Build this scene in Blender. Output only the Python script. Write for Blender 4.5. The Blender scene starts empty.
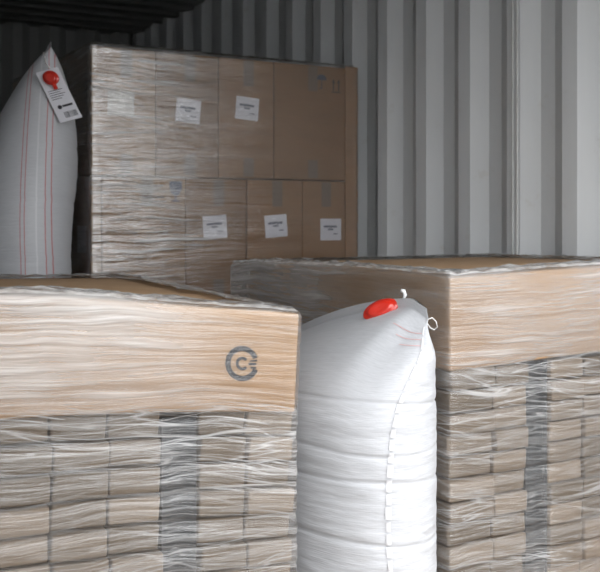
import bpy, bmesh, math, random
from mathutils import Vector, Matrix, noise

random.seed(7)
scene = bpy.context.scene
C = scene.collection

# ------------------------------------------------------------------ camera
# world: x across the container (right wall at 2.47), y into its depth, z up
YAW = math.radians(30.2)
FPX = 980.0
cam_d = bpy.data.cameras.new('camera')
cam = bpy.data.objects.new('camera', cam_d)
C.objects.link(cam)
cam.location = (0.0, 0.0, 1.09)
cam.rotation_euler = (math.radians(90), 0, -YAW)
cam_d.sensor_fit = 'HORIZONTAL'
cam_d.sensor_width = 36.0
cam_d.lens = 36.0 * FPX / 600.0
cam_d.shift_y = -(286 - 218) / 600.0
cam_d.clip_start = 0.05
cam_d.dof.use_dof = True
cam_d.dof.focus_distance = 2.05
cam_d.dof.aperture_fstop = 9.0
scene.camera = cam

# ------------------------------------------------------------------ light
SKY = 8.8
world = bpy.data.worlds.new('world')
scene.world = world
world.use_nodes = True
wn = world.node_tree
# evenly overcast sky: radiance grows from the horizon to three times as much at the zenith
wtc = wn.nodes.new('ShaderNodeTexCoord'); wsep = wn.nodes.new('ShaderNodeSeparateXYZ')
wn.links.new(wtc.outputs['Generated'], wsep.inputs[0])
wmr = wn.nodes.new('ShaderNodeMapRange')
wmr.inputs['From Min'].default_value = 0.0; wmr.inputs['From Max'].default_value = 1.0
wmr.inputs['To Min'].default_value = 1.0 / 3; wmr.inputs['To Max'].default_value = 1.0
wn.links.new(wsep.outputs['Z'], wmr.inputs['Value'])
wmul = wn.nodes.new('ShaderNodeMath'); wmul.operation = 'MULTIPLY'; wmul.inputs[1].default_value = SKY
wn.links.new(wmr.outputs[0], wmul.inputs[0])
wn.links.new(wmul.outputs[0], wn.nodes['Background'].inputs[1])
wn.nodes['Background'].inputs[0].default_value = (0.98, 0.99, 1.0, 1)

vs = scene.view_settings
vs.view_transform = 'Standard'
vs.look = 'None'
vs.gamma = 1.0
vs.use_curve_mapping = False
vs.exposure = 0.0

# ------------------------------------------------------------------ helpers
def tag(o, label=None, cat=None, group=None, kind=None):
    if label: o['label'] = label
    if cat: o['category'] = cat
    if group: o['group'] = group
    if kind: o['kind'] = kind
    return o

def empty(name, loc, rz=0.0):
    o = bpy.data.objects.new(name, None)
    C.objects.link(o)
    o.location = loc
    o.rotation_euler = (0, 0, rz)
    o.empty_display_size = 0.1
    return o

def mesh_from(name, verts, faces, uvs=None, smooth=False):
    me = bpy.data.meshes.new(name)
    me.from_pydata([tuple(v) for v in verts], [], faces)
    if uvs is not None:
        ul = me.uv_layers.new(name='UVMap')
        for lp in me.loops:
            ul.data[lp.index].uv = uvs[lp.vertex_index]
    if smooth:
        me.polygons.foreach_set('use_smooth', [True] * len(me.polygons))
    me.update()
    return me

def link(name, me, mat=None, parent=None):
    o = bpy.data.objects.new(name, me)
    C.objects.link(o)
    if mat is not None and not me.materials:
        me.materials.append(mat)
    if parent is not None:
        o.parent = parent
    return o

def bm_mesh(bm, name, smooth=False):
    me = bpy.data.meshes.new(name)
    bmesh.ops.recalc_face_normals(bm, faces=bm.faces)
    bm.to_mesh(me)
    bm.free()
    if smooth:
        me.polygons.foreach_set('use_smooth', [True] * len(me.polygons))
    return me

def box_bm(x0, x1, y0, y1, z0, z1, bevel=0.0, seg=1, bm=None):
    own = bm is None
    if own: bm = bmesh.new()
    r = bmesh.ops.create_cube(bm, size=1.0)
    for v in r['verts']:
        v.co = Vector(((x0 + x1) / 2 + v.co.x * (x1 - x0), (y0 + y1) / 2 + v.co.y * (y1 - y0), (z0 + z1) / 2 + v.co.z * (z1 - z0)))
    if bevel > 0:
        es = list({e for v in r['verts'] for e in v.link_edges})
        bmesh.ops.bevel(bm, geom=es, offset=bevel, segments=seg, affect='EDGES', profile=0.6)
    return bm

def tube(pts, rad, n=8, taper=None):
    """a round tube through pts"""
    verts, faces = [], []
    k = len(pts)
    P = [Vector(p) for p in pts]
    for i in range(k):
        a = P[max(i - 1, 0)]; b = P[min(i + 1, k - 1)]
        t = (b - a).normalized()
        up = Vector((0, 0, 1)) if abs(t.z) < 0.9 else Vector((1, 0, 0))
        s = t.cross(up).normalized(); u = s.cross(t)
        r = rad * (taper[i] if taper else 1)
        for j in range(n):
            an = 2 * math.pi * j / n
            verts.append(P[i] + s * math.cos(an) * r + u * math.sin(an) * r)
    for i in range(k - 1):
        for j in range(n):
            j2 = (j + 1) % n
            faces.append((i * n + j, i * n + j2, (i + 1) * n + j2, (i + 1) * n + j))
    faces.append(tuple(range(n))[::-1])
    faces.append(tuple((k - 1) * n + j for j in range(n)))
    return verts, faces

def sstep(a, b, x):
    t = min(max((x - a) / (b - a), 0.0), 1.0)
    return t * t * (3 - 2 * t)

def nz(x, y, z=0.0):
    return noise.noise(Vector((x, y, z)))

# ------------------------------------------------------------------ materials
def new_mat(name):
    m = bpy.data.materials.new(name)
    m.use_nodes = True
    nt = m.node_tree
    b = nt.nodes['Principled BSDF']
    return m, nt, b

def N(nt, t, **kw):
    n = nt.nodes.new(t)
    for k, v in kw.items():
        setattr(n, k, v)
    return n

def noise_node(nt, vec, scale, detail=4, rough=0.55):
    n = N(nt, 'ShaderNodeTexNoise')
    n.inputs['Scale'].default_value = scale
    n.inputs['Detail'].default_value = detail
    n.inputs['Roughness'].default_value = rough
    if vec is not None: nt.links.new(vec, n.inputs['Vector'])
    return n

def mapping(nt, src, scale, rot=(0, 0, 0), loc=(0, 0, 0)):
    mp = N(nt, 'ShaderNodeMapping')
    mp.inputs['Scale'].default_value = scale
    mp.inputs['Rotation'].default_value = rot
    mp.inputs['Location'].default_value = loc
    nt.links.new(src, mp.inputs['Vector'])
    return mp.outputs[0]

def ramp(nt, fac, stops):
    r = N(nt, 'ShaderNodeValToRGB')
    el = r.color_ramp.elements
    while len(el) < len(stops): el.new(0.5)
    for e, (p, c) in zip(el, stops):
        e.position = p
        e.color = (c, c, c, 1) if isinstance(c, (int, float)) else (*c, 1)
    nt.links.new(fac, r.inputs[0])
    return r.outputs[0]

def math_node(nt, op, a, b=None, c=None):
    n = N(nt, 'ShaderNodeMath', operation=op)
    for i, v in enumerate((a, b, c)):
        if v is None: continue
        if isinstance(v, (int, float)): n.inputs[i].default_value = v
        else: nt.links.new(v, n.inputs[i])
    return n.outputs[0]

def bump(nt, h, strength, dist, b=None):
    n = N(nt, 'ShaderNodeBump')
    n.inputs['Strength'].default_value = strength
    n.inputs['Distance'].default_value = dist
    nt.links.new(h, n.inputs['Height'])
    if b is not None: nt.links.new(n.outputs[0], b.inputs['Normal'])
    return n.outputs[0]

def cardboard(name, c1, c2, rough=0.75, flute=True, per_object=0.0):
    m, nt, b = new_mat(name)
    tc = N(nt, 'ShaderNodeTexCoord')
    n1 = noise_node(nt, mapping(nt, tc.outputs['Object'], (5, 5, 9)), 1.0, 5, 0.6)
    n2 = noise_node(nt, mapping(nt, tc.outputs['Object'], (14, 14, 320)), 1.0, 3, 0.6)
    mix = math_node(nt, 'ADD', math_node(nt, 'MULTIPLY', n1.outputs[0], 0.6), math_node(nt, 'MULTIPLY', n2.outputs[0], 0.4))
    if per_object:
        oi = N(nt, 'ShaderNodeObjectInfo')
        mix = math_node(nt, 'ADD', mix, math_node(nt, 'MULTIPLY', math_node(nt, 'SUBTRACT', oi.outputs['Random'], 0.5), per_object))
    col = ramp(nt, mix, [(0.3, c1), (0.7, c2)])
    nt.links.new(col, b.inputs['Base Color'])
    b.inputs['Roughness'].default_value = rough
    b.inputs['Specular IOR Level'].default_value = 0.25
    if flute:
        bump(nt, n2.outputs[0], 0.35, 0.002, b)
    return m

M_CARD = cardboard('kraft_cardboard', (0.33, 0.210, 0.118), (0.42, 0.280, 0.168))
M_CARTON = cardboard('carton_board', (0.20, 0.110, 0.050), (0.29, 0.165, 0.080), per_object=0.35)
M_BUNDLE = cardboard('bundled_board', (0.14, 0.11, 0.082), (0.26, 0.207, 0.158), rough=0.85, per_object=0.5)
M_EDGE = cardboard('edge_board', (0.26, 0.15, 0.075), (0.34, 0.20, 0.10))

def paint(name, col, var=0.12, rough=0.5, dirt=None):
    m, nt, b = new_mat(name)
    tc = N(nt, 'ShaderNodeTexCoord')
    n1 = noise_node(nt, mapping(nt, tc.outputs['Object'], (6, 6, 1.2)), 1.0, 6, 0.6)
    c0 = tuple(c * (1 - var) for c in col)
    col_out = ramp(nt, n1.outputs[0], [(0.3, c0), (0.65, col)])
    if dirt:
        n2 = noise_node(nt, mapping(nt, tc.outputs['Object'], (9, 9, 9)), 1.0, 8, 0.7)
        d = ramp(nt, n2.outputs[0], [(0.60, 0.0), (0.72, 1.0)])
        mx = N(nt, 'ShaderNodeMix', data_type='RGBA')
        nt.links.new(math_node(nt, 'MULTIPLY', d, 0.5), mx.inputs[0])
        nt.links.new(col_out, mx.inputs[6]); mx.inputs[7].default_value = (*dirt, 1)
        col_out = mx.outputs[2]
    nt.links.new(col_out, b.inputs['Base Color'])
    b.inputs['Roughness'].default_value = rough
    b.inputs['Specular IOR Level'].default_value = 0.35
    return m

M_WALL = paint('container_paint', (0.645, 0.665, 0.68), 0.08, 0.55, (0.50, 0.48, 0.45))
M_BACK_SHADE = paint('container_paint_back_shade', (0.19, 0.195, 0.19), 0.10, 0.55, (0.30, 0.28, 0.25))  # same paint as the side walls, shade of the depths put into its colour
M_CEIL_SHADE = paint('container_roof_paint_shade', (0.19, 0.195, 0.19), 0.15, 0.6, (0.30, 0.26, 0.2))  # the container paint again, darkened with the shade under the roof
M_FLOOR = cardboard('plywood_floor', (0.13, 0.085, 0.05), (0.22, 0.15, 0.09), 0.7)
M_CONC = paint('asphalt', (0.085, 0.083, 0.08), 0.25, 0.9)
M_WOOD = cardboard('pallet_wood', (0.42, 0.30, 0.18), (0.58, 0.43, 0.28), 0.8)

def plain(name, col, rough=0.5, spec=0.5, coat=0.0, grain=0.08):
    m, nt, b = new_mat(name)
    tc = N(nt, 'ShaderNodeTexCoord')
    n1 = noise_node(nt, tc.outputs['Object'], 60, 3)
    nt.links.new(ramp(nt, n1.outputs[0], [(0.3, tuple(c * (1 - grain) for c in col)), (0.7, col)]), b.inputs['Base Color'])
    b.inputs['Roughness'].default_value = rough
    b.inputs['Specular IOR Level'].default_value = spec
    b.inputs['Coat Weight'].default_value = coat
    return m

M_RED = plain('red_plastic', (0.55, 0.024, 0.012), 0.28, 0.5, 0.5)
M_WHITEP = plain('white_plastic', (0.75, 0.76, 0.77), 0.35)
M_PAPER = plain('label_paper', (0.68, 0.68, 0.73), 0.7, 0.3, 0, 0.03)
M_PAPER2 = plain('faded_label_paper', (0.55, 0.53, 0.50), 0.7, 0.3, 0, 0.05)
M_INK = plain('black_ink', (0.035, 0.035, 0.04), 0.7, 0.2)
M_INKB = plain('blue_black_ink', (0.06, 0.07, 0.12), 0.7, 0.2)
M_INKG = plain('grey_ink', (0.035, 0.035, 0.04), 0.7, 0.2)
M_PINK = plain('pink_print', (0.62, 0.40, 0.40), 0.7, 0.2)
M_TAPE = plain('parcel_tape', (0.17, 0.125, 0.09), 0.3, 0.5)
M_STITCH = plain('stitch_tape', (0.60, 0.60, 0.62), 0.45, 0.5)
M_STRING = plain('string', (0.72, 0.70, 0.68), 0.7)
M_GAP_DARK = plain('dark_gap_fill', (0.03, 0.032, 0.036), 0.45)  # dark blocks set in the gaps between bundle columns
M_SEAM = plain('weld_bead', (0.50, 0.51, 0.50), 0.5)

def bag_mat(name, stripes=()):
    m, nt, b = new_mat(name)
    uv = N(nt, 'ShaderNodeUVMap'); uv.uv_map = 'UVMap'
    # woven tape relief (u across, v up, both in metres)
    sep = N(nt, 'ShaderNodeSeparateXYZ'); nt.links.new(uv.outputs[0], sep.inputs[0])
    wx = math_node(nt, 'SINE', math_node(nt, 'MULTIPLY', sep.outputs[0], 1500))
    wy = math_node(nt, 'SINE', math_node(nt, 'MULTIPLY', sep.outputs[1], 1500))
    weave = math_node(nt, 'MULTIPLY', math_node(nt, 'ADD', wx, wy), 0.25)
    # shallow sideways wrinkles
    wr = noise_node(nt, mapping(nt, uv.outputs[0], (7, 42, 1), (0, 0, 0.10)), 1.0, 5, 0.5)
    wr2 = noise_node(nt, mapping(nt, uv.outputs[0], (16, 130, 1), (0, 0, -0.05)), 1.0, 3, 0.5)
    h = math_node(nt, 'ADD', math_node(nt, 'MULTIPLY', wr.outputs[0], 1.0), math_node(nt, 'ADD', math_node(nt, 'MULTIPLY', wr2.outputs[0], 0.35), math_node(nt, 'MULTIPLY', weave, 0.03)))
    bump(nt, h, 0.40, 0.008, b)
    tape = noise_node(nt, mapping(nt, uv.outputs[0], (30, 400, 1)), 1.0, 2)
    col = ramp(nt, tape.outputs[0], [(0.3, (0.435, 0.445, 0.468)), (0.7, (0.485, 0.495, 0.518))])
    if stripes:
        cur = col
        for (u0, w, c) in stripes:
            d = math_node(nt, 'ABSOLUTE', math_node(nt, 'SUBTRACT', sep.outputs[0], u0))
            f = math_node(nt, 'LESS_THAN', d, w)
            mx = N(nt, 'ShaderNodeMix', data_type='RGBA')
            nt.links.new(math_node(nt, 'MULTIPLY', f, 0.75), mx.inputs[0]); nt.links.new(cur, mx.inputs[6])
            mx.inputs[7].default_value = (*c, 1)
            cur = mx.outputs[2]
        col = cur
    nt.links.new(col, b.inputs['Base Color'])
    b.inputs['Roughness'].default_value = 0.5
    b.inputs['Specular IOR Level'].default_value = 0.4
    return m

def film_mat(name, top, cap, base=0.10, streak=0.55, su=2.2, sv=62, lo=0.45, hi=0.72, skew=0.0, gloss_r=0.22, bstr=0.6, fold=0.5, gl_k=2.5, extra=0.12, fade=None, sheen_fade=None):
    """stretch film: clear, with stretched milky streaks, fine folds and a glossy rippled skin; gathered milky above v = top"""
    m, nt, b = new_mat(name)
    nt.nodes.remove(b)
    out = nt.nodes['Material Output']
    uv = N(nt, 'ShaderNodeUVMap'); uv.uv_map = 'UVMap'
    wv = noise_node(nt, mapping(nt, uv.outputs[0], (2.3, 5.0, 1)), 1.0, 2)
    sep = N(nt, 'ShaderNodeSeparateXYZ'); nt.links.new(uv.outputs[0], sep.inputs[0])
    v2 = math_node(nt, 'ADD', sep.outputs[1], math_node(nt, 'MULTIPLY', math_node(nt, 'SUBTRACT', wv.outputs[0], 0.5), 0.06))
    cb = N(nt, 'ShaderNodeCombineXYZ'); nt.links.new(sep.outputs[0], cb.inputs[0]); nt.links.new(v2, cb.inputs[1])
    n1 = noise_node(nt, mapping(nt, cb.outputs[0], (su, sv, 1), (0, 0, skew)), 1.0, 5, 0.6)
    n2 = noise_node(nt, mapping(nt, cb.outputs[0], (su * 2.2, sv * 2.6, 1), (0, 0, -skew * 0.7)), 1.0, 3, 0.5)
    n3 = noise_node(nt, mapping(nt, uv.outputs[0], (1.7, 7, 1)), 1.0, 2)
    s1 = ramp(nt, n1.outputs[0], [(lo, 0.0), (hi, 1.0)])
    s2 = ramp(nt, n2.outputs[0], [(0.52, 0.0), (0.74, 1.0)])
    s3 = ramp(nt, n3.outputs[0], [(0.35, 0.35), (0.65, 1.0)])
    st = math_node(nt, 'MAXIMUM', s1, math_node(nt, 'MULTIPLY', s2, 0.7))
    st = math_node(nt, 'MULTIPLY', math_node(nt, 'MULTIPLY', st, s3), streak)
    # more turns of film round the cap than below it
    upm = N(nt, 'ShaderNodeMapRange'); upm.inputs['From Min'].default_value = cap - 0.012; upm.inputs['From Max'].default_value = cap + 0.006
    nt.links.new(v2, upm.inputs['Value'])
    low = math_node(nt, 'SUBTRACT', 1.0, math_node(nt, 'MULTIPLY', upm.outputs[0], 0.8))
    # taut folds: thin lines running nearly level, some aslant
    for (mu, mv, rot, w) in ((1.3, 30, 0.0, 0.026), (1.0, 20, 0.012, 0.018), (2.2, 75, 0.02, 0.022)):
        vr = math_node(nt, 'ADD', v2, math_node(nt, 'MULTIPLY', sep.outputs[0], 0.10 if rot else -0.07))
        c2 = N(nt, 'ShaderNodeCombineXYZ'); nt.links.new(sep.outputs[0], c2.inputs[0]); nt.links.new(vr, c2.inputs[1])
        nf = noise_node(nt, mapping(nt, c2.outputs[0], (mu, mv, 1), (0, 0, 0), (rot * 900, 3, 0)), 1.0, 2, 0.5)
        d = math_node(nt, 'ABSOLUTE', math_node(nt, 'SUBTRACT', nf.outputs[0], 0.5))
        ln = ramp(nt, d, [(0.0, 1.0), (w, 0.0)])
        st = math_node(nt, 'MAXIMUM', st, math_node(nt, 'MULTIPLY', math_node(nt, 'MULTIPLY', ln, s3), math_node(nt, 'MULTIPLY', low, fold)))
    if sheen_fade:                                     # sheen from the open end put into the streaks, whiter at one end
        sf = N(nt, 'ShaderNodeMapRange'); sf.interpolation_type = 'SMOOTHSTEP'
        sf.inputs['From Min'].default_value = sheen_fade[0]; sf.inputs['From Max'].default_value = sheen_fade[1]
        sf.inputs['To Min'].default_value = 1.0; sf.inputs['To Max'].default_value = sheen_fade[2]
        wob = noise_node(nt, mapping(nt, uv.outputs[0], (1.0, 14.0, 1)), 1.0, 3)
        nt.links.new(math_node(nt, 'ADD', sep.outputs[0], math_node(nt, 'MULTIPLY', math_node(nt, 'SUBTRACT', wob.outputs[0], 0.5), 0.9)), sf.inputs['Value'])
        st = math_node(nt, 'MULTIPLY', st, sf.outputs[0])
    lipm = math_node(nt, 'GREATER_THAN', sep.outputs[1], top)
    nl_ = noise_node(nt, mapping(nt, uv.outputs[0], (26, 60, 1)), 1.0, 3)
    st = math_node(nt, 'ADD', st, math_node(nt, 'MULTIPLY', lipm, ramp(nt, nl_.outputs[0], [(0.35, 0.05), (0.65, 0.6)])))
    n5 = noise_node(nt, mapping(nt, uv.outputs[0], (3.0, 4.0, 1), (0, 0, 0), (4, 2, 0)), 1.0, 2)
    ext = math_node(nt, 'MULTIPLY', math_node(nt, 'MULTIPLY', upm.outputs[0], extra), ramp(nt, n5.outputs[0], [(0.35, 0.2), (0.6, 1.0)]))
    if fade:                                      # fewer turns towards one end
        fd = N(nt, 'ShaderNodeMapRange'); fd.interpolation_type = 'SMOOTHSTEP'
        fd.inputs['From Min'].default_value = fade[0]; fd.inputs['From Max'].default_value = fade[1]
        fd.inputs['To Min'].default_value = 1.0; fd.inputs['To Max'].default_value = 0.0
        nt.links.new(sep.outputs[0], fd.inputs['Value'])
        ext = math_node(nt, 'MULTIPLY', ext, fd.outputs[0])
    fac = math_node(nt, 'MINIMUM', math_node(nt, 'ADD', math_node(nt, 'ADD', st, ext), base), 0.92)
    h = math_node(nt, 'ADD', n1.outputs[0], math_node(nt, 'MULTIPLY', n2.outputs[0], 0.4))
    nrm = bump(nt, h, bstr, 0.010)
    dif = N(nt, 'ShaderNodeBsdfDiffuse'); dif.inputs[0].default_value = (0.70, 0.70, 0.70, 1)
    nt.links.new(nrm, dif.inputs['Normal'])
    trl = N(nt, 'ShaderNodeBsdfTranslucent'); trl.inputs[0].default_value = (0.70, 0.70, 0.70, 1)
    milky = N(nt, 'ShaderNodeMixShader'); milky.inputs[0].default_value = 0.3
    nt.links.new(dif.outputs[0], milky.inputs[1]); nt.links.new(trl.outputs[0], milky.inputs[2])
    tr = N(nt, 'ShaderNodeBsdfTransparent'); tr.inputs[0].default_value = (0.97, 0.97, 0.97, 1)
    mx = N(nt, 'ShaderNodeMixShader')
    nt.links.new(fac, mx.inputs[0]); nt.links.new(tr.outputs[0], mx.inputs[1]); nt.links.new(milky.outputs[0], mx.inputs[2])
    gl = N(nt, 'ShaderNodeBsdfGlossy'); gl.inputs[0].default_value = (0.95, 0.95, 0.95, 1); gl.inputs['Roughness'].default_value = gloss_r
    nt.links.new(nrm, gl.inputs['Normal'])
    fr = N(nt, 'ShaderNodeFresnel'); fr.inputs[0].default_value = 1.55
    nt.links.new(nrm, fr.inputs['Normal'])
    gf = math_node(nt, 'MINIMUM', math_node(nt, 'MULTIPLY', fr.outputs[0], gl_k), 0.6)
    mx2 = N(nt, 'ShaderNodeMixShader')
    nt.links.new(gf, mx2.inputs[0]); nt.links.new(mx.outputs[0], mx2.inputs[1]); nt.links.new(gl.outputs[0], mx2.inputs[2])
    nt.links.new(mx2.outputs[0], out.inputs[0])
    return m

M_FILM_A = film_mat('stretch_film_near', 0.912, 0.722, base=0.015, streak=0.62, su=2.0, sv=60, lo=0.48, hi=0.72, skew=0.02, fold=0.6, extra=0.40, gl_k=1.0, bstr=0.45, fade=(1.55, 1.90))
M_FILM_B = film_mat('stretch_film_right', 0.961, 0.746, base=0.015, streak=0.62, su=2.4, sv=60, lo=0.49, hi=0.74, skew=0.05, fold=0.65, extra=0.30, gl_k=1.0)
M_FILM_C = film_mat('stretch_film_back', 1.76, 3.0, base=0.01, streak=0.95, su=2.0, sv=44, lo=0.52, hi=0.66, skew=0.01, gloss_r=0.17, bstr=0.5, fold=0.6, sheen_fade=(1.35, 1.95, 0.10), gl_k=4.0, extra=0.0)

# ------------------------------------------------------------------ the container
X_R, X_L, Y_D, Y_B, Z_C = 2.47, 0.12, 0.75, 6.64, 2.39
PITCH, DEP = 0.2764, 0.036

def corrugated(a0, a1, pitch, dep, phase, frac=(0.25, 0.5, 0.75)):
    """(along, outward) profile; flat - slope out - flat - slope in"""
    pts = []
    i = math.floor((a0 - phase) / pitch) - 1
    while True:
        b = phase + i * pitch
        for f, o in ((0, 0.0), (frac[0], 0.0), (frac[1], dep), (frac[2], dep)):
            pts.append((b + f * pitch, o))
        i += 1
        if b > a1: break
    out = []
    for (p, q) in zip(pts, pts[1:]):
        if q[0] <= a0 or p[0] >= a1: continue
        def at(a): return (a, p[1] + (q[1] - p[1]) * (a - p[0]) / (q[0] - p[0]))
        s, e = max(p[0], a0), min(q[0], a1)
        if not out: out.append(at(s))
        out.append(at(e))
    return out

def sheet(profile, fn, thick=0.012):
    """closed corrugated plate. fn(along, out, end) -> point, end 0 or 1"""
    v, f = [], []
    n = len(profile)
    for lay in (0, thick):
        for (a, o) in profile:
            v.append(fn(a, o + lay, 0)); v.append(fn(a, o + lay, 1))
    for i in range(n - 1):
        f.append((2 * i, 2 * i + 1, 2 * i + 3, 2 * i + 2))
        k = 2 * n
        f.append((k + 2 * i, k + 2 * i + 2, k + 2 * i + 3, k + 2 * i + 1))
        f.append((2 * i, 2 * i + 2, k + 2 * i + 2, k + 2 * i))
        f.append((2 * i + 1, k + 2 * i + 1, k + 2 * i + 3, 2 * i + 3))
    e = 2 * n - 2
    f.append((0, 2 * n, 2 * n + 1, 1)); f.append((e, e + 1, 2 * n + e + 1, 2 * n + e))
    return v, f

def fixed(name, v, f):
    me = mesh_from(name, v, f)
    bm = bmesh.new(); bm.from_mesh(me)
    bmesh.ops.recalc_face_normals(bm, faces=bm.faces)
    bm.to_mesh(me); bm.free()
    return me

PH = 2.386
pr = corrugated(Y_D, Y_B + 0.06, PITCH, DEP, PH)
v, f = sheet(pr, lambda a, o, e: (X_R + o, a, 0.0 if e == 0 else Z_C + 0.05))
wr_ = link('wall_right', fixed('wall_right', v, f), M_WALL); tag(wr_, 'light grey corrugated steel side wall of the container', 'wall', kind='structure')
v, f = sheet(pr, lambda a, o, e: (X_L - o, a, 0.0 if e == 0 else Z_C + 0.05))
wl_ = link('wall_left', fixed('wall_left', v, f), M_WALL); tag(wl_, 'light grey corrugated steel side wall out of view', 'wall', kind='structure')
pb = corrugated(X_L - 0.06, X_R + 0.06, 0.25, 0.045, X_L + 0.02)
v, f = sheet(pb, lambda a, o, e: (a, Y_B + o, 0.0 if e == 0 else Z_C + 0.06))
wb_ = link('wall_back', fixed('wall_back', v, f), M_BACK_SHADE); tag(wb_, 'dark shaded corrugated end wall deep in the container', 'wall', kind='structure')
pc = corrugated(Y_D, Y_B + 0.07, 0.21, 0.02, Y_D + 0.05, (0.42, 0.52, 0.9))
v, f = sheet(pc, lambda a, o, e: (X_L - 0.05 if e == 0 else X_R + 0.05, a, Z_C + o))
ce_ = link('ceiling', fixed('ceiling', v, f), M_CEIL_SHADE); tag(ce_, 'dark shaded corrugated steel roof of the container', 'ceiling', kind='structure')
fl_ = link('floor', bm_mesh(box_bm(X_L - 0.05, X_R + 0.05, Y_D, Y_B + 0.05, -0.03, 0.0), 'floor'), M_FLOOR); tag(fl_, 'brown plywood container floor', 'floor', kind='structure')
gr_ = link('ground', bm_mesh(box_bm(-12, 14, -14, Y_D - 0.002, -0.10, -0.005), 'ground'), M_CONC); tag(gr_, 'dark grey asphalt yard before the container', 'ground', kind='structure')
# welded panel joint on the right wall: two thin beads on an inner flat
for i, yy in enumerate((2.70, 2.676)):
    s = link('weld_seam', bm_mesh(box_bm(X_R - 0.005, X_R + 0.002, yy - 0.0035, yy + 0.0035, 0.02, Z_C - 0.02, 0.002), 'weld_seam'), M_SEAM, wr_)
# door frame of the open end
for nm, b_ in (('trim_1', (X_L - 0.10, X_L - 0.001, Y_D - 0.10, Y_D - 0.001, 0.0, Z_C + 0.1)), ('trim_2', (X_R + 0.001, X_R + 0.10, Y_D - 0.10, Y_D - 0.001, 0.0, Z_C + 0.1)), ('trim_3', (X_L + 0.0, X_R - 0.0, Y_D - 0.10, Y_D - 0.001, Z_C, Z_C + 0.1))):
    o = link(nm, bm_mesh(box_bm(*b_, bevel=0.006), nm), M_WALL); tag(o, 'grey steel door frame member at the open end', 'frame', kind='structure')

# ------------------------------------------------------------------ pallets and loads
def pallet(parent, W, D, H):
    top = 0.022
    nb = 7
    w = W / (nb * 1.28)
    me = bm_mesh(box_bm(-w / 2, w / 2, 0, D, H - top, H, 0.002), 'deck_board')
    for i in range(nb):
        o = link('deck_board', me, M_WOOD, parent)
        o.location = (w / 2 + (W - w) * i / (nb - 1), 0, 0)
    mb = bm_mesh(box_bm(0, W, -0.05, 0.05, H - 2 * top, H - top, 0.002), 'stringer_board')
    ml = bm_mesh(box_bm(-0.05, 0.05, 0, D, 0, top, 0.002), 'bottom_board')
    mk = bm_mesh(box_bm(-0.05, 0.05, -0.05, 0.05, top, H - 2 * top, 0.003), 'block')
    for j in range(3):
        y = 0.05 + (D - 0.1) * j / 2
        o = link('stringer_board', mb, M_WOOD, parent); o.location = (0, y, 0)
        o = link('bottom_board', ml, M_WOOD, parent); o.location = (0.05 + (W - 0.1) * j / 2, 0, 0)
        for i in range(3):
            o = link('block', mk, M_WOOD, parent); o.location = (0.05 + (W - 0.1) * i / 2, y, 0)

# bundle meshes: unit footprint x 0..1, depth 0..1, height 0..1, softly crushed
def bundle_mesh(seed, w=0.105, d=0.36, h=0.0505):
    rnd = random.Random(seed)
    bm = box_bm(0, w, 0, d, 0, h, 0.0048, 2)
    for vv in bm.verts:
        c = vv.co
        c.x += 0.0028 * nz(c.x * 13 + seed * 3.1, c.z * 25, c.y * 9)
        c.y += 0.0030 * nz(c.x * 15, c.z * 25 + seed * 5.7, c.y * 9 + 4)
        c.z += 0.0030 * nz(c.x * 17 + 9, c.y * 8, seed * 2.3 + c.z * 10)
    me = bm_mesh(bm, 'bundle', True)
    me.materials.append(M_BUNDLE)
    return me
BUNDLES = [bundle_mesh(s) for s in range(8)]

def bundles(parent, cols, rows, z0, n, ch, W, rnd, lift=None):
    for k in range(n):
        zc = z0 + k * ch
        for j, (y0, y1) in enumerate(rows):
            shift = rnd.uniform(-0.004, 0.004)
            for i, (x0, x1) in enumerate(cols):
                if j > 0 and 0 < i < len(cols) - 1: continue      # wholly inside the load
                o = link('bundle', BUNDLES[rnd.randrange(8)], None, parent)
                a = x0 + (shift if x0 > 0.01 else 0) + 0.0012
                b = x1 + (shift if x1 < W - 0.01 else 0) - 0.0012
                if x0 < 0.01: a += rnd.uniform(0, 0.009)
                if x1 > W - 0.01: b -= rnd.uniform(0, 0.009)
                ya = y0 + (rnd.uniform(0.0, 0.02) if j == 0 else 0)
                za = zb = zc + 0.0004
                if lift:
                    za += lift(a) * (k + 0.5) / n; zb += lift(b) * (k + 0.5) / n
                o.location = (a, ya, za)
                o.rotation_euler = (0, -math.atan2(zb - za, b - a), 0)
                o.scale = ((b - a) / 0.105, (y1 - ya - 0.003) / 0.36, (ch - rnd.uniform(0.0022, 0.0045)) / 0.0505)

def grid_box(W, D, z0, z1, deform, step=0.025, r=0.006, inset=0.0):
    """subdivided closed box with softly rounded edges, pushed through deform"""
    bm = bmesh.new()
    nx, ny, n_z = max(2, int(W / step)), max(2, int(D / step)), max(2, int((z1 - z0) / step))
    r_ = bmesh.ops.create_cube(bm, size=1.0)
    for vv in bm.verts:
        vv.co = Vector(((vv.co.x + 0.5) * W, (vv.co.y + 0.5) * D, z0 + (vv.co.z + 0.5) * (z1 - z0)))
    bmesh.ops.bevel(bm, geom=list(bm.edges), offset=r, segments=3, affect='EDGES', profile=0.5)
    for ax, L, n in ((0, W, nx), (1, D, ny), (2, z1 - z0, n_z)):
        for i in range(1, n):
            co = [W / 2, D / 2, (z0 + z1) / 2]; no = [0, 0, 0]
            co[ax] = (z0 if ax == 2 else 0) + L * i / n; no[ax] = 1
            bmesh.ops.bisect_plane(bm, geom=list(bm.verts) + list(bm.edges) + list(bm.faces), plane_co=co, plane_no=no)
    for vv in bm.verts:
        vv.co = deform(vv.co.copy())
    return bm

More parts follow.
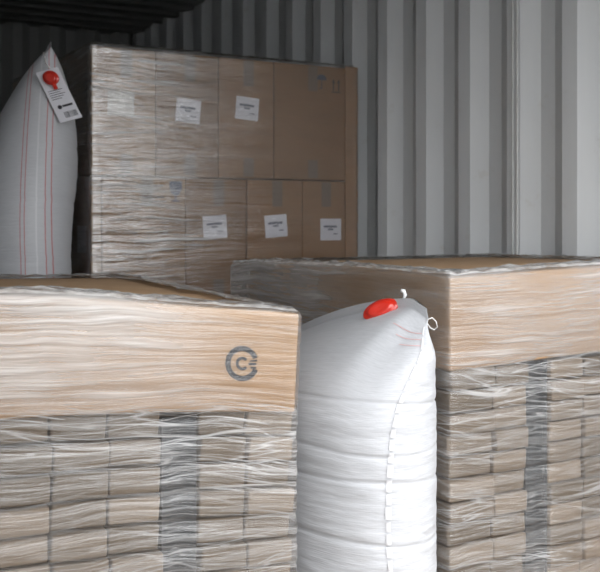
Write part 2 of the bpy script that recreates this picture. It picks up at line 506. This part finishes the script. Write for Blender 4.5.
def film_shell(name, mat, parent, W, D, z0, z1, offf, deform, corner=0.02, step=0.02, zstep=0.009, D2=None, lip=(0.03, 0.07), topz=0.004, seed=0):
    """stretch film wound round a load, its free edge lying crumpled on the top"""
    Df = D2 or D
    per = []                                       # (x, y, nx, ny, s)
    def side(p, q, nrm):
        L = math.hypot(q[0] - p[0], q[1] - p[1]); n = max(2, int(L / step))
        return [((p[0] + (q[0] - p[0]) * i / n), (p[1] + (q[1] - p[1]) * i / n), nrm[0], nrm[1]) for i in range(n)]
    c = corner
    def arc(cx, cy, a0):
        return [(cx + c * math.cos(a0 + i * math.pi / 8), cy + c * math.sin(a0 + i * math.pi / 8), math.cos(a0 + i * math.pi / 8), math.sin(a0 + i * math.pi / 8)) for i in range(4)]
    pi = math.pi
    per += side((0, Df - c), (0, c), (-1, 0)) + arc(c, c, pi)
    per += side((c, 0), (W - c, 0), (0, -1)) + arc(W - c, c, 1.5 * pi)
    per += side((W, c), (W, Df - c), (1, 0)) + arc(W - c, Df - c, 0)
    per += side((W - c, Df), (c, Df), (0, 1)) + arc(c, Df - c, 0.5 * pi)
    s = 0.0; S = [0.0]
    for p, q in zip(per, per[1:] + per[:1]):
        s += math.hypot(q[0] - p[0], q[1] - p[1]); S.append(s)
    per2 = per + per[:1]
    m = len(per2)
    zs = []
    n = int((z1 - z0) / zstep)
    zs = [z0 + (z1 - z0) * i / n for i in range(n + 1)]
    V, U, F = [], [], []
    for z in zs:
        for (p, ss) in zip(per2, S):
            o = offf(ss, z, p)
            rr = sstep(z1 - 0.012, z1, z) * 0.006
            V.append(deform(Vector((p[0] + p[2] * (o - rr), p[1] + p[3] * (o - rr), z)))); U.append((ss, z))
    # lip folded on to the top
    nl = 9
    for k in range(1, nl + 1):
        for (p, ss) in zip(per2, S):
            L = lip[0] + (lip[1] - lip[0]) * (0.5 + 0.5 * nz(ss * 5, seed * 3.0)) + 0.012 * nz(ss * 21, seed)
            inn = L * k / nl
            x = p[0] - p[2] * inn; y = p[1] - p[3] * inn
            zz = z1 + topz + 0.006 * (0.6 + nz(ss * 24 + seed, k * 0.8, 1.0)) + 0.004 * nz(ss * 60, k * 1.4 + seed) + (0.007 * sstep(0.5, 1.0, k / nl) * max(0, nz(ss * 14, 3.3 + seed)))
            V.append(deform(Vector((x, y, zz)))); U.append((ss, z1 + inn))
    rows = len(zs) + nl
    for i in range(rows - 1):
        for j in range(m - 1):
            F.append((i * m + j, i * m + j + 1, (i + 1) * m + j + 1, (i + 1) * m + j))
    me = mesh_from(name, V, F, U, True)
    o = link(name, me, mat, parent)
    return o

# ---- load to the left, in front ------------------------------------------
CH = 0.0514
WA, DA = 0.80, 1.20
RZ = math.radians(-5.2)
cA = Vector((0.985, 1.711, 0))                                # its near right corner
oA = cA - Matrix.Rotation(RZ, 3, 'Z') @ Vector((WA, 0, 0))
loadA = empty('wrapped_pallet', oA, RZ)
tag(loadA, 'film-wrapped pallet of flat board bundles whose cardboard cap bears a round grey C mark', 'pallet load', 'wrapped pallets of bundled board')
H_PA = 0.701 - 11 * CH
pallet(loadA, WA, DA, H_PA)
colsA = [(WA - b, WA - a) for a, b in ((0.0, 0.103), (0.103, 0.201), (0.277, 0.379), (0.379, 0.485), (0.485, 0.588), (0.60, 0.70), (0.70, 0.80))]
rowsA = [(0.0, 0.4), (0.4, 0.8), (0.8, 1.2)]
def liftA(x):                                     # the load sags towards its right-hand edge
    return 0.036 * (1 - max(0.0, 1 - max(0.0, WA - x) / 0.55) ** 1.6)
bundles(loadA, colsA, rowsA, H_PA, 11, CH, WA, random.Random(3), liftA)
link('gap_fill', bm_mesh(box_bm(WA - 0.274, WA - 0.204, 0.016, 0.30, H_PA, 0.708), 'gap_fill'), M_GAP_DARK, loadA)
ZA0, ZA1 = 0.701, 0.906
def defA(p):
    s = WA - p.x
    front = 1 - sstep(0.0, 0.9, p.y)
    hh = max(0.0, min(1.0, (p.z - ZA0) / 0.2))
    lb = liftA(p.x) * max(0.0, min(1.0, (p.z - H_PA) / (ZA0 - H_PA)))
    k = sstep(ZA0 - 0.03, ZA0 + 0.0, p.z)
    lift = lb * (1 - hh) + hh * (0.050 * sstep(-0.05, 0.60, s) - 0.004) * (0.15 + 0.85 * front)
    p.z += lift
    if p.z > ZA0 + 0.1:
        p.z -= 0.012 * sstep(0.10, 0.0, s) * sstep(0.0, 0.2, p.z - ZA0 - 0.03) * 0.5
        p.z += 0.008 * math.sin(max(min(p.x / WA, 1), 0) * math.pi) * math.sin(max(min(p.y / DA, 1), 0) * math.pi)
    if k > 0:
        out = 0.010 * math.sin(max(0, min(1, (p.z - ZA0) / 0.22)) * math.pi) * math.sin(max(0, min(1, s / WA)) * math.pi)
        if p.y < 0.05: p.y -= out
        # the cap leans out to its upper corner
        if p.x > WA - 0.08: p.x += 0.010 * k * max(0, (p.z - ZA0) / 0.2)
    return p
capA = link('cap', bm_mesh(grid_box(WA, DA, ZA0 - 0.004, ZA1, defA), 'cap', True), M_CARD, loadA)
# round mark on the cap: an open ring round a small open ring with a bar
def decal(name, polys, mat, parent, plane, deform=None, eps=0.0012):
    V, F = [], []
    for poly in polys:
        b = len(V)
        for (u, w) in poly:
            p = plane(u, w)
            V.append(p)
        F.append(tuple(range(b, b + len(poly))))
    me = mesh_from(name, V, F)
    return link(name, me, mat, parent)
def ring(cx, cy, r0, r1, a0, a1, n):
    out = []
    for i in range(n):
        t0 = math.radians(a0 + (a1 - a0) * i / n); t1 = math.radians(a0 + (a1 - a0) * (i + 1) / n)
        out.append([(cx + r0 * math.cos(t0), cy + r0 * math.sin(t0)), (cx + r1 * math.cos(t0), cy + r1 * math.sin(t0)), (cx + r1 * math.cos(t1), cy + r1 * math.sin(t1)), (cx + r0 * math.cos(t1), cy + r0 * math.sin(t1))])
    return out
mk = ring(0, 0, 0.0250, 0.0360, 22, 338, 40) + ring(0, 0, 0.0080, 0.0140, 40, 320, 18)
mk += [[(0.013, -0.003), (0.030, -0.003), (0.030, 0.002), (0.013, 0.002)], [(0.016, 0.004), (0.032, 0.005), (0.032, 0.009), (0.016, 0.007)], [(0.017, -0.010), (0.030, -0.010), (0.030, -0.006), (0.017, -0.006)]]
MKX, MKZ = WA - 0.117, 0.797
def plA(u, w):
    p = defA(Vector((MKX + u, 0.0, MKZ + w)))
    return (p.x, p.y - 0.0016, p.z)
decal('round_mark', mk, M_INKG, capA, plA)

def offA(ss, z, p):
    base = 0.0075
    if z < ZA0:
        ph = ((z - H_PA) / CH) % 1.0
        base = 0.0035 + 0.0035 * (math.sin(ph * math.pi) ** 0.6)
        # drawn in over the hollow gap
        if p[3] < -0.5:
            s = WA - p[0]
            base -= 0.010 * math.exp(-((s - 0.239) / 0.025) ** 4)
    base += 0.0022 * nz(ss * 3, z * 40, 2.0) + 0.0014 * nz(ss * 9, z * 90, 7.0)
    return base
film_shell('stretch_film', M_FILM_A, loadA, WA, DA, H_PA - 0.02, ZA1 + 0.003, offA, defA, corner=0.008, seed=1, lip=(0.05, 0.11))

# ---- load to the right ----------------------------------------------------
WB, DB = 0.98, 1.0
loadB = empty('wrapped_pallet', (1.423, 1.763, 0), 0)
tag(loadB, 'film-wrapped pallet of flat board bundles with plain cardboard cap against the corrugated wall', 'pallet load', 'wrapped pallets of bundled board')
H_PB = 0.743 - 12 * CH
pallet(loadB, WB, DB, H_PB)
colsB = [(0, 0.137), (0.137, 0.242), (0.320, 0.433), (0.433, 0.545), (0.545, 0.66), (0.738, 0.84), (0.84, 0.98)]
rowsB = [(0.0, 0.33), (0.33, 0.67), (0.67, 1.0)]
bundles(loadB, colsB, rowsB, H_PB, 12, CH, WB, random.Random(11))
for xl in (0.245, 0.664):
    link('gap_fill', bm_mesh(box_bm(xl, xl + 0.071, 0.016, 0.30, H_PB, 0.741), 'gap_fill'), M_GAP_DARK, loadB)
ZB0, ZB1 = 0.743, 0.955
def defB(p):
    k = sstep(ZB0 - 0.03, ZB0, p.z)
    if k > 0:
        h = max(0, min(1, (p.z - ZB0) / 0.21))
        p.z += k * (0.012 * sstep(0, 0.5, p.x) * (1 - sstep(0, 0.6, p.y)) - 0.006 * sstep(0.4, 1.0, p.y) - 0.010 * sstep(0.95, 1.15, p.y))
        if p.y < 0.05: p.y -= 0.012 * math.sin(h * math.pi) * math.sin(max(0, min(1, p.x / WB)) * math.pi)
        if p.x < 0.05: p.x -= 0.004 * math.sin(h * math.pi) * math.sin(max(0, min(1, p.y / DB)) * math.pi)
    return p
capB = link('cap', bm_mesh(grid_box(WB, DB, ZB0 - 0.004, ZB1, defB), 'cap', True), M_CARD, loadB)
def offB(ss, z, p):
    base = 0.0055
    if z < ZB0:
        ph = ((z - H_PB) / CH) % 1.0
        base = 0.002 + 0.0045 * (math.sin(ph * math.pi) ** 0.6)
        if p[3] < -0.5:
            base -= 0.010 * math.exp(-((p[0] - 0.281) / 0.026) ** 4)
    base += 0.0016 * nz(ss * 3 + 9, z * 40, 2.0) + 0.0012 * nz(ss * 9, z * 90, 3.0)
    return base
film_shell('stretch_film', M_FILM_B, loadB, WB, DB, H_PB - 0.02, ZB1 + 0.003, offB, defB, corner=0.008, D2=1.13, seed=5, lip=(0.05, 0.10))

# ---- tall stack of cartons behind -----------------------------------------
WC, DC = 1.15, 1.2
loadC = empty('carton_stack', (1.185, 3.61, 0), 0)
tag(loadC, 'tall film-wrapped stack of brown cartons with white labels against the side wall', 'carton stack')
pallet(loadC, WC, DC, 0.15)
layers = [(0.15, 0.453, (0, 0.2875, 0.575, 0.8625, WC)), (0.453, 0.756, (0, 0.2875, 0.575, 0.8625, WC)), (0.756, 1.253, (0, 0.043, 0.39, 0.663, 0.929, WC)), (1.253, 1.750, (0, 0.261, 0.5335, 0.7905, WC))]
rndC = random.Random(5)
front = {}
for li, (z0, z1, xs) in enumerate(layers):
    for j in range(3):
        for i, (a, b) in enumerate(zip(xs, xs[1:])):
            if j == 1 and 0 < i < len(xs) - 2: continue
            y0, y1 = j * 0.4, j * 0.4 + 0.398
            if j == 0: y0 += rndC.uniform(0, 0.006)
            o = link('carton', bm_mesh(box_bm(a + 0.0015, b - 0.0015, y0, y1, z0 + 0.001, z1 - 0.004, 0.005, 2), 'carton', False), M_CARTON, loadC)
            if j == 0: front[(li, i)] = (o, a, b, y0, z0, z1)
# parcel tape coming over the top and bottom edges
for key, tw in (((3, 0), 0), ((3, 1), 1), ((3, 2), 1), ((3, 3), 1), ((2, 2), 1), ((2, 3), 1), ((2, 4), 1), ((2, 1), 1)):
    o, a, b, y0, z0, z1 = front[key]
    xc = (a + b) / 2 + 0.01
    for (za, zb) in ((z1 - 0.115, z1 - 0.008), (z0 + 0.008, z0 + 0.085)):
        link('tape', bm_mesh(box_bm(xc - 0.024, xc + 0.024, y0 - 0.0008, y0 + 0.001, za, zb), 'tape'), M_TAPE, o)

def px_to_C(px, py, y=3.61):
    k = (px - 300) / FPX
    c, s = math.cos(YAW), math.sin(YAW)
    dx, dy = c * k + s, c - s * k
    x = y * dx / dy
    z = 1.09 - (py - 218) / FPX * (y / dy)
    return x - 1.185, z

def label_on(key, x, z, w, h, rot, mat, printed=True):
    o, a, b, y0, z0, z1 = front[key]
    R = Matrix.Rotation(math.radians(rot), 2)
    def put(bx, nm, m, par, d):
        bm = box_bm(bx[0], bx[1], -d, 0.0, bx[2], bx[3])
        for vv in bm.verts:
            q = R @ Vector((vv.co.x, vv.co.z))
            vv.co = Vector((x + q.x, y0 + vv.co.y - 0.0006, z + q.y))
        return link(nm, bm_mesh(bm, nm), m, par)
    lb = put((-w / 2, w / 2, -h / 2, h / 2), 'label', mat, o, 0.0010)
    if printed:
        bm = bmesh.new()
        def word(x0, x1, zc, hh):
            # a run of letter-like strokes, too small to read in the photograph
            n = max(2, int((x1 - x0) / 0.0062))
            for i in range(n):
                xa = x0 + (x1 - x0) * i / n
                box_bm(xa, xa + (x1 - x0) / n * 0.78, -0.0016, -0.0009, zc - hh / 2, zc + hh / 2 * rndC.uniform(0.7, 1.1), bm=bm)
        word(-w * 0.34, w * 0.30, h * 0.14, 0.010); word(-w * 0.14, w * 0.12, h * 0.01, 0.008); word(w * 0.12, w * 0.34, -h * 0.20, 0.005)
        for vv in bm.verts:
            q = R @ Vector((vv.co.x, vv.co.z))
            vv.co = Vector((x + q.x, y0 + vv.co.y - 0.0006, z + q.y))
        # flush print: sub-part beside the label on the same carton
        link('print', bm_mesh(bm, 'print'), M_INKB, o)
    return lb
for (key, px, py, rot, mat, pr_) in (((3, 0), 121, 103.5, 0, M_PAPER2, False), ((3, 1), 188.5, 111, -5, M_PAPER, True), ((3, 2), 247.5, 108.5, -4, M_PAPER, True), ((2, 2), 215.5, 227, 4, M_PAPER, True), ((2, 3), 276, 226, 4, M_PAPER, True), ((2, 4), 331, 229.5, 0, M_PAPER, True)):
    x, z = px_to_C(px, py)
    label_on(key, x, z, 0.106, 0.094, rot, mat, pr_)

# handling marks printed on the board
def mark(name, key, polys, px, py, mat, sc=1.0):
    o, a, b, y0, z0, z1 = front[key]
    x, z = px_to_C(px, py)
    decal(name, [[(u * sc, w * sc) for (u, w) in p] for p in polys], mat, o, lambda u, w: (x + u, y0 - 0.0008, z + w))
umb = [[(0.03 * math.cos(math.radians(t)), 0.028 * math.sin(math.radians(t))) for t in range(0, 181, 15)], [(-0.002, -0.045), (0.003, -0.045), (0.003, 0), (-0.002, 0)], [(-0.014, -0.045), (-0.002, -0.045), (-0.002, -0.04), (-0.014, -0.04)]]
mark('umbrella_mark', (3, 3), umb, 321.5, 80, M_INKB, 0.85)
arrows = []
for cx in (-0.018, 0.018):
    arrows += [[(cx - 0.004, -0.035), (cx + 0.004, -0.035), (cx + 0.004, 0.01), (cx - 0.004, 0.01)], [(cx - 0.012, 0.01), (cx + 0.012, 0.01), (cx, 0.034)]]
arrows += [[(-0.032, -0.046), (0.032, -0.046), (0.032, -0.040), (-0.032, -0.040)]]
mark('arrow_mark', (3, 3), arrows, 336, 85, M_INK, 0.75)
glass = [[(-0.030, 0.034), (-0.030, 0.0), (-0.018, -0.022), (0.0, -0.030), (0.018, -0.022), (0.030, 0.0), (0.030, 0.034)], [(-0.004, -0.050), (0.004, -0.050), (0.004, -0.03), (-0.004, -0.03)], [(-0.018, -0.056), (0.018, -0.056), (0.018, -0.050), (-0.018, -0.050)]]
mark('shield_mark', (2, 1), glass, 176, 189, M_INKB, 0.9)
txt = []
for r, (y, x0, x1) in enumerate(((0.018, -0.06, 0.045), (-0.028, -0.03, 0.05), (-0.045, 0.0, 0.06))):
    x = x0
    while x < x1:
        w = rndC.uniform(0.007, 0.014)
        txt.append([(x, y - 0.004), (x + w, y - 0.004), (x + w, y + 0.004), (x, y + 0.004)]); x += w + 0.004
mark('faded_print', (2, 1), txt, 151, 190, M_INKG, 1.0)

# cardboard edge protectors at the two near corners
def edge_board(x, sgn):
    bm = box_bm(min(x, x - sgn * 0.06), max(x, x - sgn * 0.06), -0.006, -0.001, 0.16, 1.752, 0.001)
    box_bm(min(x, x + sgn * 0.005), max(x, x + sgn * 0.005), -0.006, 0.055, 0.16, 1.752, bm=bm)
    return bm
link('edge_protector', bm_mesh(edge_board(WC + 0.052, 1), 'edge_protector'), M_EDGE, loadC)
# label on the shaded side face

lb = link('label', bm_mesh(box_bm(-0.0020, -0.0006, 0.055, 0.165, 0.955, 1.060), 'label'), M_PAPER, front[(2, 0)][0])

def defC(p): return p
def offC(ss, z, p):
    base = 0.007 + 0.003 * nz(ss * 2.0, z * 22, 1.0) + 0.002 * nz(ss * 7, z * 60, 4.0)
    if p[3] < -0.5:
        base += 0.004
    return base
film_shell('stretch_film', M_FILM_C, loadC, WC + 0.052, DC, 0.12, 1.752, offC, defC, corner=0.008, zstep=0.012, seed=9, lip=(0.02, 0.05))

# ------------------------------------------------------------------ dunnage bags
def bag(name, mat, loc, H, a, b, shape, zt, n_rows=220, n_cols=120, creases=(), seed=0, flap=0.03, close=0.17, skew=0.0, planar=False, pw=None, blunt=1.0):
    """inflated woven pillow bag. local: x across its thickness, y along its width (front edge at -b), z up
    shape(v) -> (x shift, y shift, length factor); zt(q) height of the top seam along its length, q 0 (front) .. 1"""
    root = empty(name, loc)
    def surf(phi, v):
        # phi 0 = front edge, + to the right (x)
        sx, sy, lf = shape(v)
        z0 = v * H
        d_top = (1 - v) * H
        if d_top > flap:
            t = min((d_top - flap) / close, 1.0)
            th = math.sin(t * math.pi / 2) ** pw if pw else math.sqrt(max(0.0, 1 - (1 - t) ** 2)) ** 0.9
        else:
            th = 0.0
        tb = min(z0 / 0.12, 1.0)
        th *= math.sqrt(max(0.0, 1 - (1 - tb) ** 2))
        sx += skew * a * (1 - th) * sstep(0.3, 0.6, v)
        th = max(th, 0.02)
        cp = math.cos(phi)
        yy = -math.copysign(abs(cp) ** blunt, cp) * b * lf
        xx = math.sin(phi)
        xx = math.copysign(abs(xx) ** 0.95, xx) * a * th
        q = (yy / b + 1) / 2
        z = z0 * zt(q, v) / H
        for (zc, dep, wd) in creases:
            e = math.exp(-((z - zc - 0.006 * math.sin(phi * 2 + zc * 40)) / wd) ** 2)
            xx *= 1 - dep * e * th / a
            yy *= 1 - dep * e * th / b * 0.8
        w = 0.0020 * th * (nz(phi * 2.0 + seed, z * 34, 2.0) + 0.7 * nz(phi * 4.5, z * 75 + seed, 5.0))
        r = Vector((xx / a, yy / b, 0))
        if r.length > 1e-6: r.normalize()
        xx += r.x * w; yy += r.y * w
        return Vector((xx + sx, yy + sy, z))
    V, U, F = [], [], []
    m = n_cols + 1
    for i in range(n_rows + 1):
        v = (i / n_rows)
        v = 1 - (1 - v) ** 1.25
        for j in range(m):
            phi = -math.pi + 2 * math.pi * j / n_cols
            p = surf(phi, v); V.append(p)
            U.append((0.864 * p.x - 0.503 * p.y - 0.055 * (1 - v) if planar else phi * 0.5 * (a + b), v * H))
    for i in range(n_rows):
        for j in range(n_cols):
            F.append((i * m + j, i * m + j + 1, (i + 1) * m + j + 1, (i + 1) * m + j))
    F.append(tuple(j for j in range(n_cols))[::-1])
    F.append(tuple(n_rows * m + j for j in range(n_cols)))
    body = link('bag_body', mesh_from('bag_body', V, F, U, True), mat, root)
    return root, body, surf

def ribbon(surf, phis, vs_, width, off, n):
    """strips laid on the bag along its front edge; returns list of quads strips (phi(v), v range)"""
    V, F = [], []
    for (v0, v1, ph, w) in vs_:
        b0 = len(V)
        for i in range(n + 1):
            v = v0 + (v1 - v0) * i / n
            p0 = surf(ph(v) - w, v); p1 = surf(ph(v) + w, v); pm = surf(ph(v), v)
            nr = (surf(ph(v), v + 1e-3) - pm).cross(p1 - p0)
            nr.normalize()
            if nr.y > 0: nr = -nr
            V += [p0 + nr * off, pm + nr * off * 1.6, p1 + nr * off]
        for i in range(n):
            k = b0 + 3 * i
            F += [(k, k + 1, k + 4, k + 3), (k + 1, k + 2, k + 5, k + 4)]
    return V, F

def valve(parent, M, r, el, mat=M_RED):
    """inflation valve: flanged oval dome, cap ring and pull tab, in the plane given by matrix M"""
    prof = [(1.0, 0.0), (1.02, 0.10), (0.96, 0.20), (0.80, 0.24), (0.74, 0.30), (0.70, 0.46), (0.56, 0.54), (0.30, 0.50), (0.0, 0.48)]
    n = 32
    V, F = [], []
    for (rr, h) in prof[:-1]:
        for j in range(n):
            t = 2 * math.pi * j / n
            V.append(M @ Vector((rr * r * el * math.cos(t), rr * r * math.sin(t), h * r)))
    V.append(M @ Vector((0, 0, prof[-1][1] * r)))
    for i in range(len(prof) - 2):
        for j in range(n):
            F.append((i * n + j, i * n + (j + 1) % n, (i + 1) * n + (j + 1) % n, (i + 1) * n + j))
    k = (len(prof) - 2) * n
    for j in range(n): F.append((k + j, k + (j + 1) % n, len(V) - 1))
    F.append(tuple(range(n))[::-1])
    o = link('valve', mesh_from('valve', V, F, None, True), mat, parent)
    return o

# front bag ---------------------------------------------------------------
BX, BY = 1.230, 2.02
HF = 0.90
def shape_f(v):
    return (0.0, 0.0, 1.0 - 0.17 * sstep(0.88, 1.0, v))
def zt_f(q, v):
    k = sstep(0.45, 1.0, v)
    return HF + k * (0.913 - 0.192 * max(0.0, q - 0.1) ** 1.66 - 0.022 * sstep(0.17, 0.07, q) - HF)
M_BAGF = bag_mat('woven_bag')
bagF, bodyF, surfF = bag('dunnage_bag', M_BAGF, (BX, BY, 0), HF, 0.170, 0.375, shape_f, zt_f, creases=((0.70, 0.0045, 0.0035), (0.60, 0.004, 0.003), (0.535, 0.0045, 0.0035), (0.41, 0.005, 0.004), (0.26, 0.005, 0.004)), seed=2, skew=0.50, pw=0.8, blunt=0.72, close=0.24, flap=0.022)
tag(bagF, 'inflated white woven bag with red oblong valve wedged between the two front pallets', 'dunnage bag', 'inflated dunnage bags')
# stitched edge
rs = random.Random(4)
segs = []
def phF(v): return math.radians(-15 + 2.5 * math.sin(v * 9) + 4 * sstep(0.7, 1.0, v))
v = 0.05
while v < 0.955:
    L = rs.uniform(0.018, 0.03)
    segs.append((v, min(v + L, 0.957), phF, rs.uniform(0.026, 0.038)))
    v += L + 0.005
V_, F_ = ribbon(surfF, None, segs, 0, 0.0022, 4)
link('stitching', mesh_from('stitching', V_, F_, None, True), M_STITCH, bagF)

def frame_at(surf, phi, v, flip=False):
    p = surf(phi, v)
    tu = (surf(phi + 0.02, v) - surf(phi - 0.02, v)).normalized()
    tv = (surf(phi, v + 0.004) - surf(phi, v - 0.004)).normalized()
    nn = tu.cross(tv).normalized()
    return p, tu, tv, nn

def basis(x, y, z, p):
    return Matrix(((x.x, y.x, z.x, p.x), (x.y, y.y, z.y, p.y), (x.z, y.z, z.z, p.z), (0, 0, 0, 1)))


# valve on the top flap, its face tipped up
pv = surfF(math.radians(-66), 0.982)
xa = Vector((0.55, -0.72, 0.34)); xa.normalize()
za = Vector((-0.62, -0.62, 0.48)); za = (za - xa * za.dot(xa)).normalized()
ya = za.cross(xa)
vl = valve(bagF, basis(xa, ya, za, pv + za * 0.018 + Vector((-0.006, 0.002, -0.014))), 0.024, 1.85)
# white filler neck beside it and loop of string at the corner
pn = pv + xa * 0.038 + za * 0.012 + Vector((0, 0, -0.010))
V_, F_ = tube([pn, pn + xa * 0.010 + Vector((0, 0, 0.006)), pn + xa * 0.014 + Vector((0, 0, 0.016)), pn + xa * 0.011 + Vector((0, 0, 0.026)), pn + xa * 0.004 + Vector((0, 0, 0.029))], 0.0045, 10)
link('filler_neck', mesh_from('filler_neck', V_, F_, None, True), M_WHITEP, bagF)
pe = surfF(0.0, 0.975)
lp = [pe + Vector((0.866, -0.5, 0)) * x + Vector((0, 0, z)) for x, z in ((-0.004, 0.0), (0.008, 0.004), (0.016, -0.004), (0.019, -0.016), (0.012, -0.022), (0.004, -0.018), (-0.003, -0.008))]
V_, F_ = tube(lp, 0.0013, 6)
link('string_loop', mesh_from('string_loop', V_, F_, None, True), M_STRING, bagF)
# faint printed lines under the corner
V_, F_ = [], []
for i in range(3):
    v0 = 0.944 - 0.013 * i
    b0 = len(V_)
    for j in range(15):
        ph = math.radians(-10 - (36 - 6 * i) * j / 14)
        p, tu, tv, nn = frame_at(surfF, ph, v0)
        if nn.y > 0: nn = -nn
        V_ += [p + nn * 0.0012 - tv * 0.0011, p + nn * 0.0012 + tv * 0.0011]
    for j in range(14):
        F_.append((b0 + 2 * j, b0 + 2 * j + 2, b0 + 2 * j + 3, b0 + 2 * j + 1))
link('printed_lines', mesh_from('printed_lines', V_, F_), M_PINK, bagF)

# rear bag ----------------------------------------------------------------
HR = 1.60
def shape_r(v):
    k = sstep(0.60, 0.98, v)
    return (0.085 * k, 0.10 * k, 1.0 - 0.05 * sstep(0.80, 1.0, v))
def zt_r(q, v):
    k = sstep(0.3, 1.0, v)
    return HR + k * (0.12 - 0.30 * sstep(0.0, 0.55, q) + 0.12 * sstep(0.7, 1.0, q))
R_ = (0.42, 0.10, 0.10)
M_BAGR = bag_mat('woven_bag_striped', [(0.148, 0.0016, R_), (0.162, 0.0016, R_), (0.199, 0.0025, (0.58, 0.58, 0.6)), (0.225, 0.0016, R_), (0.242, 0.0016, R_)])
bagR, bodyR, surfR = bag('dunnage_bag', M_BAGR, (0.905, 3.78, 0), HR, 0.215, 0.44, shape_r, zt_r, creases=((1.35, 0.004, 0.008), (1.15, 0.006, 0.008), (0.95, 0.005, 0.008)), seed=6, flap=0.02, close=0.40, n_rows=110, n_cols=110, planar=True)
tag(bagR, 'inflated white woven bag with thin red stripes and hanging tag beside the carton stack', 'dunnage bag', 'inflated dunnage bags')

def on_screen(px, py, Y):
    """point at depth Y metres along the view for measuring where a thing stands"""
    k = (px - 300) / FPX
    c, s = math.cos(YAW), math.sin(YAW)
    return Vector(((c * k + s) * Y, (c - s * k) * Y, 1.09 - (py - 218) / FPX * Y))
right = Vector((math.cos(YAW), -math.sin(YAW), 0)); fwd = Vector((math.sin(YAW), math.cos(YAW), 0)); up = Vector((0, 0, 1))
YT = 3.44
o_r = Vector((0.905, 3.78, 0))
ctr = on_screen(59, 95, YT) - o_r
# tag: a card hanging aslant from the valve
ax = (right * math.cos(math.radians(-20)) * 1 + up * math.sin(math.radians(20))).normalized()
ang = math.radians(26)
tx = right * math.cos(ang) + up * math.sin(ang) * 0.55
tx.normalize()
ty = (up * math.cos(ang) - right * math.sin(ang)).normalized()
tz = tx.cross(ty).normalized()
if tz.dot(fwd) > 0: tz = -tz
Mt = basis(tx, ty, tz, ctr)
bm = box_bm(-0.040, 0.040, -0.098, 0.098, -0.0006, 0.0006)
for vv in bm.verts: vv.co = Mt @ vv.co
tg = link('tag_card', bm_mesh(bm, 'tag_card'), M_PAPER, bagR)
bm = bmesh.new()
for i in range(9):                                                     # bar code
    x = -0.012 + i * 0.0052
    box_bm(x, x + rs.uniform(0.0016, 0.0036), -0.086, -0.064, 0.0007, 0.0012, bm=bm)
for r, (y, x0, x1) in enumerate(((0.020, -0.030, 0.02), (0.012, -0.030, 0.01), (0.004, -0.030, 0.024), (-0.004, -0.030, 0.015), (-0.012, -0.030, 0.006))):
    box_bm(x0, x1, y - 0.0011, y + 0.0011, 0.0007, 0.001, bm=bm)
box_bm(-0.006, 0.030, -0.046, -0.038, 0.0007, 0.001, bm=bm)
bmesh.ops.create_circle(bm, cap_ends=True, radius=0.008, segments=16, matrix=Matrix.Translation((-0.016, -0.043, 0.001)))
for vv in bm.verts: vv.co = Mt @ vv.co
link('tag_print', bm_mesh(bm, 'tag_print'), M_INK, tg)
pvr = on_screen(51, 78, YT - 0.012) - o_r
valve(bagR, basis(tx, ty, tz, pvr), 0.027, 1.0)
bm = box_bm(-0.007, 0.007, -0.044, -0.022, 0.0, 0.006, 0.002)
for vv in bm.verts: vv.co = basis(tx, ty, tz, pvr) @ vv.co
link('valve_tab', bm_mesh(bm, 'valve_tab'), M_RED, bagR)
p0 = on_screen(43, 52, YT + 0.05) - o_r; p1 = on_screen(46, 64, YT + 0.02) - o_r; p2 = on_screen(50, 68, YT) - o_r
V_, F_ = tube([p0, p0 + Vector((0.006, 0, -0.012)), p1, p2], 0.0022, 6)
link('string', mesh_from('string', V_, F_, None, True), M_STRING, bagR)
